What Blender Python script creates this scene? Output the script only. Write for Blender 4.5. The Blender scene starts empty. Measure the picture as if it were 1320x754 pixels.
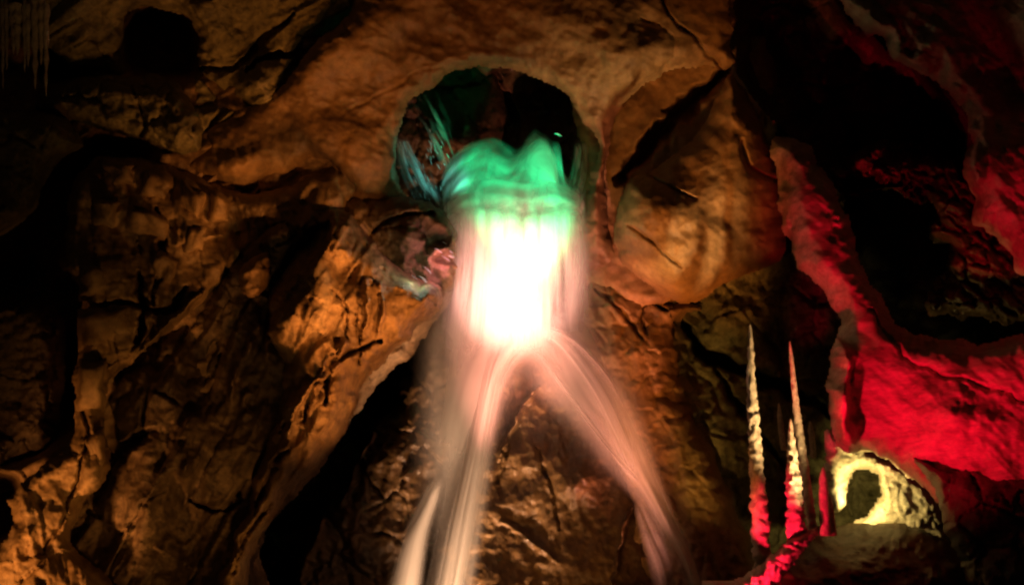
import bpy, math, random
import numpy as np
from mathutils import Vector

# ---------------------------------------------------------------- camera, world, lamps
SC = bpy.context.scene
COL = SC.collection
CAMZ = 7.0
F = 1320 * 40 / 36.0            # focal length in photo pixels
SHIFT = 0.30                    # rise of the lens: the camera stands level and looks up the shaft
cam_d = bpy.data.cameras.new('camera')
cam = bpy.data.objects.new('camera', cam_d)
COL.objects.link(cam)
cam_d.sensor_width = 36; cam_d.lens = 40
cam_d.shift_y = SHIFT * 40 / 36.0
cam_d.clip_end = 300; cam_d.clip_start = 0.1
cam.location = (0, 0, CAMZ)
cam.rotation_euler = (math.radians(90), 0, 0)
SC.camera = cam


def P(px, py, Y):
    """photo pixel and distance -> world point"""
    return Vector(((px - 660) / F * Y, Y, CAMZ + ((377 - py) / F + SHIFT) * Y))


w = bpy.data.worlds.new('World'); SC.world = w; w.use_nodes = True
w.node_tree.nodes['Background'].inputs[0].default_value = (1.0, 0.5, 0.2, 1)
w.node_tree.nodes['Background'].inputs[1].default_value = 0.008
SC.view_settings.view_transform = 'Standard'
SC.view_settings.look = 'None'
SC.view_settings.exposure = 0
SC.view_settings.gamma = 1
SC.cycles.transparent_max_bounces = 48
SC.cycles.max_bounces = 6
SC.cycles.diffuse_bounces = 3
SC.cycles.sample_clamp_indirect = 3
SC.cycles.use_denoising = True
SC.cycles.filter_width = 2.1


def spot(name, src, dst, power, color, angle, blend=0.6, r=0.08):
    d = bpy.data.lights.new(name, 'SPOT')
    d.energy = power; d.color = color
    d.spot_size = math.radians(angle); d.spot_blend = blend
    d.shadow_soft_size = r
    o = bpy.data.objects.new(name, d); COL.objects.link(o)
    s = P(*src); t = P(*dst)
    o.location = s
    o.rotation_euler = (t - s).to_track_quat('-Z', 'Y').to_euler()
    return o


def bulb(name, src, power, color, r=0.06):
    d = bpy.data.lights.new(name, 'POINT')
    d.energy = power; d.color = color; d.shadow_soft_size = r
    o = bpy.data.objects.new(name, d); COL.objects.link(o)
    o.location = P(*src)
    return o


AMBER = (1.0, 0.345, 0.075)
WARM = (1.0, 0.40, 0.08)
RED = (1.0, 0.004, 0.03)
# warm show lamps around the chamber, with added fills at the left
spot('lamp_centre_left', (590, 800, 14.0), (430, 420, 17.2), 1300, AMBER, 40, 0.9, 0.3)
spot('lamp_boulder', (760, 560, 13.5), (450, 370, 17.2), 2300, AMBER, 27, 1.0, 0.3)
spot('lamp_left_floor', (-260, 1000, 13.0), (60, 690, 17), 2200, AMBER, 34, 0.9, 0.3)
spot('lamp_left_fill', (420, 1050, 11.5), (190, 620, 17), 800, WARM, 34, 1.0, 0.3)
spot('lamp_ceiling_left', (520, 1100, 12.5), (420, 105, 17.8), 1700, (1.0, 0.27, 0.035), 32, 1.0, 0.3)
spot('lamp_ceiling_right', (760, 1100, 12.5), (830, 30, 17.5), 1500, (1.0, 0.28, 0.035), 30, 1.0, 0.3)
spot('fill_upper_left', (330, 1000, 12.5), (300, 170, 17.5), 300, (1.0, 0.50, 0.13), 42, 1.0, 0.3)  # added fill so light reaches the upper left rocks
spot('lamp_bulge', (700, 720, 14.0), (870, 290, 18), 2300, AMBER, 24, 1.0, 0.3)
spot('lamp_olive', (880, 860, 15.0), (968, 490, 20), 800, (1.0, 0.50, 0.10), 27, 0.9)
spot('lamp_fall_rock', (640, 1100, 13.0), (740, 640, 19), 1000, (1.0, 0.42, 0.12), 30, 0.9, 0.3)
spot('lamp_right_wall', (925, 1020, 13.5), (880, 475, 19), 4200, (1.0, 0.27, 0.035), 22, 1.0, 0.3)
# lamps on the waterfall
spot('lamp_fall_white', (640, 440, 14.3), (666, 363, 19.2), 6500, (1.0, 0.40, 0.30), 29, 1.0)
spot('lamp_fall_pink', (640, 760, 15.0), (665, 455, 18.9), 4500, (1.0, 0.30, 0.20), 25, 1.0)
spot('lamp_fall_low', (560, 1150, 15.5), (610, 680, 18.8), 10000, (1.0, 0.52, 0.28), 34, 0.9, 0.3)
spot('lamp_fall_right', (880, 1000, 16.0), (765, 490, 18.7), 4500, (1.0, 0.30, 0.20), 26, 0.9)
spot('lamp_fall_green', (770, 520, 15.5), (655, 212, 19.5), 9500, (0.0, 0.62, 0.20), 21, 0.5)
spot('lamp_fall_teal', (610, 236, 18.7), (530, 195, 19.6), 90, (0.10, 0.50, 0.42), 75, 1.0)
bulb('lamp_splash_pink', (568, 336, 18.25), 9, (1.0, 0.30, 0.36), 0.04)
bulb('lamp_splash', (540, 350, 17.75), 5, (0.75, 1.0, 0.7), 0.04)
# red lamps and an added fill on the right wall, yellow lamp in the niche
spot('lamp_red_wall', (985, 680, 13.9), (1240, 505, 16.0), 1250, RED, 54, 1.0)
spot('lamp_red_strip', (1010, 940, 12.8), (1062, 360, 17.2), 2600, RED, 17, 1.0)
spot('fill_red', (1330, 1000, 12.6), (1180, 200, 18), 280, RED, 30, 1.0)  # added weak fill to tint the upper right red
spot('lamp_red_stalagmite', (900, 860, 14.6), (1000, 688, 16.4), 1500, (1.0, 0.01, 0.05), 26, 0.8)
spot('lamp_niche', (1106, 650, 17.45), (1120, 632, 17.9), 120, (1.0, 0.72, 0.22), 140, 0.6, 0.03)
spot('fill_stalagmites', (1130, 800, 15.0), (978, 505, 16.6), 2600, (1.0, 0.60, 0.24), 22, 1.0)  # added fill from the front, standing in for the niche lamp's spill


# ---------------------------------------------------------------- noise
def _hash(ix, iy, seed):
    h = (ix.astype(np.int64) * 374761393 + iy.astype(np.int64) * 668265263 + seed * 1442695041) & 0xffffffff
    h = ((h ^ (h >> 13)) * 1274126177) & 0xffffffff
    h = ((h ^ (h >> 16)) * 2246822519) & 0xffffffff
    return (h ^ (h >> 15)) & 0xffffffff


def perlin(x, y, seed=0):
    x0 = np.floor(x); y0 = np.floor(y)
    fx = x - x0; fy = y - y0
    u = fx * fx * fx * (fx * (fx * 6 - 15) + 10); v = fy * fy * fy * (fy * (fy * 6 - 15) + 10)

    def g(dx, dy):
        a = _hash(x0 + dx, y0 + dy, seed) / 4294967296.0 * 2 * np.pi
        return np.cos(a) * (fx - dx) + np.sin(a) * (fy - dy)
    a = g(0, 0) * (1 - u) + g(1, 0) * u
    b = g(0, 1) * (1 - u) + g(1, 1) * u
    return (a * (1 - v) + b * v) * 1.5


def fbm(x, y, seed=0, octv=4, gain=0.5, ridged=False):
    s = 0; a = 1.0; t = 0
    for i in range(octv):
        n = perlin(x + 17.3 * i, y - 9.1 * i, seed + i * 7)
        if ridged: n = 1 - 2 * np.abs(n)
        s = s + a * n; t += a
        a *= gain; x = x * 2.03; y = y * 2.03
    return s / t


def worley(x, y, seed=0):
    """F1, F2 and a random value per cell"""
    x0 = np.floor(x); y0 = np.floor(y)
    f1 = np.full(x.shape, 9.0); f2 = np.full(x.shape, 9.0); idv = np.zeros(x.shape)
    for dx in (-1, 0, 1):
        for dy in (-1, 0, 1):
            cx = x0 + dx; cy = y0 + dy
            hx = _hash(cx, cy, seed) / 4294967296.0; hy = _hash(cx, cy, seed + 91) / 4294967296.0
            d = np.hypot(cx + hx - x, cy + hy - y)
            near = d < f1
            f2 = np.where(near, f1, np.minimum(f2, d))
            idv = np.where(near, _hash(cx, cy, seed + 5) / 4294967296.0, idv)
            f1 = np.where(near, d, f1)
    return f1, f2, idv


def sstep(a, b, x):
    t = np.clip((x - a) / (b - a), 0, 1)
    return t * t * (3 - 2 * t)


def spline(pts, closed=True, n=8):
    p = np.array(pts, float); out = []
    N = len(p)
    rng = range(N) if closed else range(N - 1)
    for i in rng:
        if closed:
            a, b, c, d = p[i - 1], p[i], p[(i + 1) % N], p[(i + 2) % N]
        else:
            a, b, c, d = p[max(i - 1, 0)], p[i], p[i + 1], p[min(i + 2, N - 1)]
        for k in range(n):
            t = k / n
            out.append(0.5 * ((2 * b) + (-a + c) * t + (2 * a - 5 * b + 4 * c - d) * t * t + (-a + 3 * b - 3 * c + d) * t ** 3))
    if not closed: out.append(p[-1])
    return np.array(out)


def seg_dist(X, Y, poly, closed):
    d = np.full(X.shape, 1e9); tt = np.zeros(X.shape)
    n = len(poly)
    m = n if closed else n - 1
    for i in range(m):
        ax, ay = poly[i][:2]; bx, by = poly[(i + 1) % n][:2]
        vx, vy = bx - ax, by - ay
        L = vx * vx + vy * vy + 1e-9
        t = np.clip(((X - ax) * vx + (Y - ay) * vy) / L, 0, 1)
        q = np.hypot(X - ax - t * vx, Y - ay - t * vy)
        tt = np.where(q < d, (i + t) / m, tt)
        d = np.minimum(d, q)
    return d, tt


def inside(X, Y, poly):
    r = np.zeros(X.shape, bool); n = len(poly)
    for i in range(n):
        ax, ay = poly[i]; bx, by = poly[(i + 1) % n]
        if ay == by: continue
        c = ((ay > Y) != (by > Y)) & (X < (bx - ax) * (Y - ay) / (by - ay) + ax)
        r ^= c
    return r


# ---------------------------------------------------------------- object helpers
def tag(o, label=None, cat=None, group=None, kind=None):
    if label: o['label'] = label
    if cat: o['category'] = cat
    if group: o['group'] = group
    if kind: o['kind'] = kind
    return o


def mesh_obj(name, V, faces, mat, parent=None, uv=None, smooth=True, base=None):
    """V: world points (N,3); faces: int array (M,4) or (M,3)"""
    V = np.asarray(V, float)
    off = Vector((0, 0, 0))
    if parent is not None:
        off = parent.location.copy()
    elif base is not None:
        off = Vector(base)
    V = V - np.array(off)
    faces = np.asarray(faces)
    k = faces.shape[1]
    me = bpy.data.meshes.new(name)
    me.vertices.add(len(V)); me.vertices.foreach_set('co', V.astype(np.float32).ravel())
    me.loops.add(faces.size); me.loops.foreach_set('vertex_index', faces.astype(np.int32).ravel())
    me.polygons.add(len(faces))
    me.polygons.foreach_set('loop_start', np.arange(0, faces.size, k, dtype=np.int32))
    me.polygons.foreach_set('use_smooth', np.full(len(faces), smooth))
    me.update(calc_edges=True)
    if uv is not None:
        l = me.uv_layers.new(name='UVMap')
        l.data.foreach_set('uv', np.asarray(uv, np.float32)[faces.ravel()].ravel())
    me.materials.append(mat)
    o = bpy.data.objects.new(name, me); COL.objects.link(o)
    if parent is not None: o.parent = parent
    elif base is not None: o.location = off
    return o


def empty(name, loc):
    o = bpy.data.objects.new(name, None); COL.objects.link(o)
    o.location = loc; o.empty_display_size = 0.2
    return o


# ---------------------------------------------------------------- materials
def nt(m):
    m.use_nodes = True
    t = m.node_tree
    t.nodes.clear()
    return t


def N(t, typ, **kw):
    n = t.nodes.new(typ)
    for k, v in kw.items():
        if k.startswith('i_'):
            n.inputs[k[2:].replace('_', ' ')].default_value = v
        else: setattr(n, k, v)
    return n


def ramp(t, fac, stops):
    r = N(t, 'ShaderNodeValToRGB')
    cr = r.color_ramp
    while len(cr.elements) < len(stops): cr.elements.new(0.5)
    for e, (p, c) in zip(cr.elements, stops):
        e.position = p; e.color = (*c, 1)
    t.links.new(fac, r.inputs[0])
    return r.outputs[0]


def rock_mat(name, dark, mid, light, scale=1.0, stretch=(1, 1, 1), rot=0.0, bump=0.35, rough=0.62, stain=0.5, streak=0.0):
    m = bpy.data.materials.new(name); t = nt(m); L = t.links.new
    tc = N(t, 'ShaderNodeTexCoord'); mp = N(t, 'ShaderNodeMapping')
    mp.inputs['Rotation'].default_value = (0, rot, 0)
    mp.inputs['Scale'].default_value = [s * scale for s in stretch]
    L(tc.outputs['Object'], mp.inputs[0])
    n1 = N(t, 'ShaderNodeTexNoise', i_Scale=0.9, i_Detail=8, i_Roughness=0.62, i_Distortion=0.6)
    L(mp.outputs[0], n1.inputs[0])
    c1 = ramp(t, n1.outputs[0], [(0.32, dark), (0.5, mid), (0.68, light)])
    n2 = N(t, 'ShaderNodeTexNoise', i_Scale=6.5, i_Detail=8, i_Roughness=0.7)
    L(mp.outputs[0], n2.inputs[0])
    mr = N(t, 'ShaderNodeMapRange'); mr.inputs[1].default_value = 0.34; mr.inputs[2].default_value = 0.62
    mr.inputs[3].default_value = 1 - stain; mr.inputs[4].default_value = 1.12
    L(n2.outputs[0], mr.inputs[0])
    mx = N(t, 'ShaderNodeVectorMath', operation='SCALE')
    L(c1, mx.inputs[0]); L(mr.outputs[0], mx.inputs['Scale'])
    n3 = N(t, 'ShaderNodeTexNoise', i_Scale=22, i_Detail=6, i_Roughness=0.75)
    L(mp.outputs[0], n3.inputs[0])
    n4 = N(t, 'ShaderNodeTexVoronoi', i_Scale=9.0); n4.feature = 'DISTANCE_TO_EDGE'
    L(mp.outputs[0], n4.inputs[0])
    add = N(t, 'ShaderNodeMath', operation='ADD'); L(n2.outputs[0], add.inputs[0])
    m3 = N(t, 'ShaderNodeMath', operation='MULTIPLY'); m3.inputs[1].default_value = 0.5
    L(n3.outputs[0], m3.inputs[0]); L(m3.outputs[0], add.inputs[1])
    bp = N(t, 'ShaderNodeBump'); bp.inputs['Strength'].default_value = bump; bp.inputs['Distance'].default_value = 0.16
    L(add.outputs[0], bp.inputs['Height'])
    b = N(t, 'ShaderNodeBsdfPrincipled')
    L(mx.outputs[0], b.inputs['Base Color']); L(bp.outputs[0], b.inputs['Normal'])
    r2 = N(t, 'ShaderNodeMapRange'); r2.inputs[1].default_value = 0.3; r2.inputs[2].default_value = 0.7
    r2.inputs[3].default_value = rough - 0.22; r2.inputs[4].default_value = rough + 0.2
    L(n1.outputs[0], r2.inputs[0]); L(r2.outputs[0], b.inputs['Roughness'])
    o = N(t, 'ShaderNodeOutputMaterial'); L(b.outputs[0], o.inputs[0])
    return m


M = {
    'lime': rock_mat('smooth_limestone', (0.14, 0.085, 0.04), (0.27, 0.17, 0.075), (0.34, 0.23, 0.115), 0.9, bump=0.2, stain=0.32),
    'rough': rock_mat('rough_limestone', (0.10, 0.062, 0.03), (0.26, 0.17, 0.085), (0.42, 0.31, 0.18), 1.0, bump=0.35, stain=0.5),
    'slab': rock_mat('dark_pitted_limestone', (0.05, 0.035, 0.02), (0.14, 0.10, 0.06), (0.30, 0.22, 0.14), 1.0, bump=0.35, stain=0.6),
    'block': rock_mat('bedded_limestone', (0.13, 0.085, 0.04), (0.27, 0.185, 0.09), (0.38, 0.28, 0.16), 0.9, bump=0.3, stain=0.4),
    'olive': rock_mat('olive_limestone', (0.09, 0.085, 0.04), (0.20, 0.18, 0.09), (0.30, 0.27, 0.15), 1.0, bump=0.5, stain=0.6),
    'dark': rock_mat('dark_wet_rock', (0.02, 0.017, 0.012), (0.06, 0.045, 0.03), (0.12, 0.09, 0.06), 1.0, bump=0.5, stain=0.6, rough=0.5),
    'wet': rock_mat('wet_brown_rock', (0.035, 0.022, 0.010), (0.10, 0.062, 0.028), (0.17, 0.115, 0.055), 1.3, bump=0.35, stain=0.6, rough=0.45),
    'cone': rock_mat('wet_ochre_rock', (0.03, 0.018, 0.006), (0.09, 0.052, 0.018), (0.15, 0.095, 0.035), 1.3, bump=0.25, stain=0.5, rough=0.5),
    'flow': rock_mat('flowstone', (0.24, 0.19, 0.13), (0.42, 0.34, 0.25), (0.55, 0.48, 0.38), 1.2, stretch=(0.5, 1, 2.6), rot=math.radians(-35), bump=0.22, stain=0.35),
    'calcite': rock_mat('pale_calcite', (0.45, 0.38, 0.28), (0.66, 0.58, 0.45), (0.8, 0.74, 0.62), 3.0, bump=0.5, stain=0.3, rough=0.5),
}

# ---------------------------------------------------------------- rock relief builder
STEP = 2.0


def relief(name, outline, Y0, mat, R=40, D=1.6, slope=(0, 0), origin=None, feats=(), noise=(), warp=(9, 40), seed=0,
           step=STEP, power=0.5, parent=None):
    """a rock mass: outline in photo pixels stood at its own distance, rolled back at its rim, carved and weathered"""
    poly = spline(outline)
    x0, y0 = poly.min(0) - 6; x1, y1 = poly.max(0) + 6
    X, Y = np.meshgrid(np.arange(x0, x1, step), np.arange(y0, y1, step))
    wx = X + warp[0] * fbm(X / warp[1], Y / warp[1], seed + 100, 4)
    wy = Y + warp[0] * fbm(X / warp[1], Y / warp[1], seed + 200, 4)
    ins = inside(wx, wy, poly)
    d, _ = seg_dist(wx, wy, poly, True)
    t = np.clip(d / R, 0, 1)
    roll = D * (1 - np.power(np.clip(1 - (1 - t) ** 2, 0, 1), power))
    ox, oy = origin if origin else (0.5 * (x0 + x1), 0.5 * (y0 + y1))
    Z = Y0 + slope[0] * (X - ox) / 100 + slope[1] * (Y - oy) / 100 + roll
    for f in feats:
        k = f[0]
        if k == 'groove' or k == 'ridge':        # (kind, polyline, width, depth)
            dd, tt = seg_dist(wx, wy, spline(f[1], False, 5), False)
            wdt = f[2] * (0.65 + 0.5 * fbm(X / 25, Y / 25, seed + 31, 2)) * (0.35 + 0.65 * np.sin(np.pi * np.clip(tt, 0.04, 0.96)) ** 0.6)
            prof = np.clip(1 - dd / np.maximum(wdt, 1), 0, 1)
            Z = Z + (1 if k == 'groove' else -1) * f[3] * prof ** (0.7 if k == 'groove' else 1.2)
        elif k == 'bump':                        # (kind, cx, cy, rx, ry, angle deg, height)
            a = math.radians(f[5]); u = (wx - f[1]) * math.cos(a) + (wy - f[2]) * math.sin(a)
            v = -(wx - f[1]) * math.sin(a) + (wy - f[2]) * math.cos(a)
            q = (u / f[3]) ** 2 + (v / f[4]) ** 2
            Z = Z - f[6] * np.sqrt(np.clip(1 - q, 0, 1)) if len(f) > 7 else Z - f[6] * np.exp(-1.6 * q)
        elif k == 'poly':                        # raised or sunk area with a soft rim: (kind, pts, edge, height)
            pl = spline(f[1])
            dd, _ = seg_dist(wx, wy, pl, True)
            sg = np.where(inside(wx, wy, pl), dd, -dd)
            Z = Z - f[3] * sstep(-f[2] * 0.5, f[2] * 0.5, sg)
    for n in noise:
        k, sc, amp = n[0], n[1], n[2]
        ang = math.radians(n[3]) if len(n) > 3 else 0; st = n[4] if len(n) > 4 else 1
        U = (X * math.cos(ang) + Y * math.sin(ang)) / (sc * st); W = (-X * math.sin(ang) + Y * math.cos(ang)) / sc
        if k == 'fbm': Z = Z - amp * fbm(U, W, seed + int(sc), 5)
        elif k == 'ridge': Z = Z - amp * fbm(U, W, seed + int(sc), 5, 0.5, True)
        elif k == 'cell':
            j = fbm(U * 1.5, W * 1.5, seed + 3, 3)
            f1, f2, iv = worley(U + 0.35 * j, W + 0.35 * j, seed + int(sc))
            Z = Z - amp * ((iv - 0.5) + 0.9 * sstep(0.0, 0.18, f2 - f1) - 0.4)
        elif k == 'facet':                       # tilted broken faces
            j = fbm(U * 1.2, W * 1.2, seed + 4, 3)
            f1, f2, iv = worley(U + 0.3 * j, W + 0.3 * j, seed + int(sc))
            Z = Z - amp * (np.sin(iv * 40) * (U - np.floor(U)) + np.cos(iv * 70) * (W - np.floor(W)) + (iv - .5)) * sstep(0, 0.25, f2 - f1)
        elif k == 'strata':
            j = fbm(X / 90, Y / 90, seed + 8, 4)
            s = W + 1.2 * j
            fr = s - np.floor(s)
            Z = Z - amp * (sstep(0, 0.35, fr) - sstep(0.75, 1, fr)) * (0.5 + _hash(np.floor(s), np.zeros_like(s), seed) / 4294967296.0)
    # faces
    idx = -np.ones(X.shape, int)
    g = ins
    quad = g[:-1, :-1] & g[1:, :-1] & g[:-1, 1:] & g[1:, 1:]
    use = np.zeros(X.shape, bool)
    use[:-1, :-1] |= quad; use[1:, :-1] |= quad; use[:-1, 1:] |= quad; use[1:, 1:] |= quad
    idx[use] = np.arange(use.sum())
    a = idx[:-1, :-1][quad]; b = idx[1:, :-1][quad]; c = idx[1:, 1:][quad]; e = idx[:-1, 1:][quad]
    faces = np.stack([a, b, c, e], 1)
    px = X[use]; py = Y[use]; zz = Z[use]
    V = np.stack([(px - 660) / F * zz, zz, CAMZ + ((377 - py) / F + SHIFT) * zz], 1)
    base = None
    if parent is None:
        base = (V[:, 0].mean(), V[:, 1].mean(), V[:, 2].min())
    return mesh_obj(name, V, faces, M[mat], parent, base=base)


# fine weathering shared by most rocks
ROUGH = [('fbm', 110, 0.45), ('ridge', 58, 0.18), ('cell', 55, 0.10), ('fbm', 20, 0.05), ('ridge', 10, 0.012)]
SMOOTH = [('fbm', 150, 0.25), ('fbm', 50, 0.06), ('fbm', 14, 0.015)]

# ================================================================= the cave shell
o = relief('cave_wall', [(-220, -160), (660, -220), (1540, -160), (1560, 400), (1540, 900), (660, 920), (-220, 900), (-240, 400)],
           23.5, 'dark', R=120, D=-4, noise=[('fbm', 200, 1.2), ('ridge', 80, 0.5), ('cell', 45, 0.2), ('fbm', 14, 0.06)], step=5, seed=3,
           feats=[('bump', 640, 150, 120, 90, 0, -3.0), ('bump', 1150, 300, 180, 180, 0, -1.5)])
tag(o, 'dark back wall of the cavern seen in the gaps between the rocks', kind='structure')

# rim of the shaft mouth behind the arch
o = relief('shaft_wall', [(470, 90), (520, 60), (620, 50), (720, 60), (800, 120), (800, 320), (740, 330), (600, 330), (500, 320), (480, 200)],
           22.0, 'wet', R=60, D=-1.2, noise=ROUGH, seed=11,
           feats=[('bump', 600, 165, 45, 60, 20, 1.5), ('bump', 700, 130, 60, 70, 0, -2.5), ('groove', [(640, 100), (660, 150), (650, 200)], 14, 0.8)])
tag(o, 'brown rear wall of the round shaft mouth', kind='structure')

# continuous rough wall behind the left hand rocks
o = relief('cave_wall', [(-180, -140), (560, -140), (520, 100), (520, 260), (600, 330), (560, 420), (470, 520), (400, 620), (340, 700), (320, 880), (-180, 880)],
           18.5, 'rough', R=40, D=1.0, slope=(0.1, -0.05), origin=(250, 380), seed=13, noise=[('fbm', 130, 0.4), ('facet', 70, 0.2, -30, 2.4), ('facet', 28, 0.05, -30, 2), ('fbm', 12, 0.02)],
           feats=[('poly', [(165, 15), (240, 20), (248, 95), (170, 90)], 26, -2.4), ('poly', [(-100, 190), (60, 220), (130, 180), (190, 200), (120, 250), (80, 330), (-100, 400)], 40, -2.6),
                  ('poly', [(-100, 400), (90, 350), (100, 480), (80, 560), (-100, 600)], 40, -2.4), ('groove', [(300, 400), (350, 350), (400, 290), (440, 250)], 26, 1.6),
                  ('poly', [(60, 40), (110, 40), (110, 95), (60, 95)], 30, -1.6), ('poly', [(-60, 620), (18, 620), (10, 690), (-60, 700)], 20, -1.6)])
tag(o, 'rough brown wall behind the ledges and boulders of the left side', kind='structure')

# smooth arch and ceiling
o = relief('cave_ceiling', [(470, -130), (1030, -130), (960, -20), (945, 40), (944, 85), (905, 86), (860, 92), (825, 112), (800, 145), (788, 180), (784, 230), (790, 290), (800, 345), (740, 350),
                            (752, 280), (762, 225), (768, 190), (756, 160), (728, 125), (690, 100), (640, 89), (600, 92), (560, 110), (530, 135), (515, 165), (508, 200),
                            (520, 250), (560, 280), (585, 300), (600, 350), (520, 345), (470, 315), (440, 292), (444, 250), (424, 212), (385, 222), (345, 246),
                            (300, 248), (256, 232), (236, 206), (290, 150), (350, 120), (378, 90), (410, 50), (455, 5)],
           18.3, 'lime', R=26, D=0.5, slope=(0.05, 0.42), origin=(640, 100), seed=21, warp=(12, 42), power=0.6,
           noise=[('fbm', 170, 0.35), ('fbm', 60, 0.10), ('ridge', 40, 0.035, 25, 3), ('fbm', 16, 0.02)],
           feats=[('groove', [(850, -20), (875, 25), (910, 70), (935, 90)], 5, 0.16), ('groove', [(820, 130), (870, 60), (830, 20)], 3, 0.05),
                  
                  ('groove', [(440, 150), (520, 105), (600, 70)], 4, 0.03),
                  ('bump', 440, 60, 90, 45, -35, 0.35), ('bump', 300, 215, 70, 30, -20, 0.5), ('bump', 450, 190, 60, 70, 0, 0.25),
                  ('bump', 800, 60, 90, 60, 20, 0.3), ('groove', [(470, 290), (505, 262), (540, 262)], 7, 0.2)])
tag(o, 'smooth orange brown rock arch and ceiling above the shaft mouth', kind='structure')

# ledges above left
o = relief('cave_ledge', [(-140, -120), (520, -120), (470, 5), (430, 40), (395, 70), (370, 150), (330, 185), (262, 212), (210, 170), (250, 100), (240, 25), (165, 20), (160, 95),
                          (110, 100), (40, 60), (-140, 60)],
           18.6, 'olive', R=26, D=0.7, slope=(0.1, 0.6), origin=(300, 100), seed=31, warp=(12, 40),
           noise=[('fbm', 90, 0.4), ('facet', 70, 0.2, -30, 3), ('facet', 26, 0.05, -30, 3), ('fbm', 12, 0.02)],
           feats=[('groove', [(320, 88), (360, 72), (400, 60), (470, 20)], 9, 0.8), ('groove', [(250, 95), (300, 85), (340, 50), (380, 20)], 8, 0.7),
                  ('bump', 335, 120, 34, 50, 10, 0.5), ('groove', [(245, 90), (290, 130), (262, 180)], 10, 0.5)])
tag(o, 'dim olive stepped rock ledges at the upper left beside the arch', kind='structure')


def thing_rock(name, label, cat, *a, **k):
    o = relief(name, *a, **k)
    tag(o, label, cat)
    return o


thing_rock('boulder', 'low dark grey brown boulder lying in the gloom above the black hollow at upper left', 'boulder',
           [(45, 130), (80, 105), (150, 98), (210, 100), (250, 130), (262, 185), (230, 200), (160, 175), (100, 160), (50, 150)],
           18.0, 'olive', R=30, D=1.0, slope=(0, -0.3), noise=ROUGH, seed=41,
           feats=[('groove', [(170, 110), (190, 150), (180, 180)], 6, 0.3)])
thing_rock('boulder', 'dim ragged rock spur between the black hollow and the left frame edge', 'boulder',
           [(-120, 150), (20, 140), (80, 150), (110, 185), (70, 215), (45, 270), (0, 310), (-120, 330)],
           17.6, 'olive', R=26, D=1.6, slope=(0, 0.2), noise=ROUGH, seed=43)
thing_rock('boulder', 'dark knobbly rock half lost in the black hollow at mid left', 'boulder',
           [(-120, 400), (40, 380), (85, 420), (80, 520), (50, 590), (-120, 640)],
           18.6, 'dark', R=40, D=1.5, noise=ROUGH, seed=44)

# ---- broken ledge at left, with its bedding blocks
ledge = relief('rock_ledge', [(95, 230), (140, 200), (220, 212), (310, 246), (370, 238), (440, 205), (462, 240), (440, 280), (395, 300), (330, 330), (268, 384), (205, 440),
                              (142, 492), (137, 540), (140, 608), (112, 650), (92, 696), (140, 742), (180, 800), (-60, 860), (-90, 800), (8, 690), (14, 640), (50, 600), (92, 560),
                              (96, 470), (112, 400), (84, 330)],
               17.4, 'block', R=22, D=0.9, slope=(0.15, -0.25), origin=(150, 450), seed=51, warp=(8, 30),
               noise=[('fbm', 110, 0.35), ('facet', 54, 0.18, 78, 2.2), ('facet', 22, 0.04, 80, 2.5), ('fbm', 9, 0.015)],
               feats=[('ridge', [(140, 500), (180, 456), (225, 408), (266, 374)], 8, 0.4), ('groove', [(178, 440), (185, 400), (180, 350)], 12, 0.8), ('groove', [(100, 470), (140, 470), (180, 440)], 4, 0.15),
                      ('groove', [(105, 600), (112, 560), (104, 500)], 5, 0.25), ('groove', [(60, 710), (88, 650), (110, 590)], 6, 0.2),
                      ('groove', [(96, 400), (150, 390), (215, 400), (240, 370)], 8, 0.4), ('groove', [(200, 270), (210, 330), (196, 390)], 8, 0.4),
                      ('groove', [(20, 760), (60, 720), (120, 700)], 5, 0.12),
                      ('bump', 40, 690, 70, 35, -45, 0.35), ('bump', 120, 430, 30, 60, 0, 0.2)], )
tag(ledge, 'long broken orange ledge of bedded stone running down the left side', 'rock ledge')


def block(quad, Yf, depth, seed, mat='block'):
    """a squared bedding block with chipped faces, set in the ledge"""
    q = np.array(quad, float); n = 9
    u, v = np.meshgrid(np.linspace(0, 1, n), np.linspace(0, 1, n))
    X = (q[0, 0] * (1 - u) + q[1, 0] * u) * (1 - v) + (q[3, 0] * (1 - u) + q[2, 0] * u) * v
    Y = (q[0, 1] * (1 - u) + q[1, 1] * u) * (1 - v) + (q[3, 1] * (1 - u) + q[2, 1] * u) * v
    X = X + 7 * perlin(X / 22, Y / 22, seed); Y = Y + 7 * perlin(X / 22, Y / 22, seed + 9)
    e = np.minimum(np.minimum(u, 1 - u), np.minimum(v, 1 - v))
    rim = np.where(e < 0.01, depth, np.where(e < 0.13, depth * 0.2, 0))
    Z = Yf + rim - 0.22 * fbm(X / 22, Y / 22, seed + 5, 5) + 0.1 * (u - .5) * math.sin(seed) + 0.15 * (v - .5)
    V = np.stack([(X - 660) / F * Z, Z, CAMZ + ((377 - Y) / F + SHIFT) * Z], -1).reshape(-1, 3)
    i = np.arange(n * n).reshape(n, n)
    fc = np.stack([i[:-1, :-1].ravel(), i[1:, :-1].ravel(), i[1:, 1:].ravel(), i[:-1, 1:].ravel()], 1)
    return mesh_obj('rock_block', V, fc, M[mat], ledge)


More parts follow.
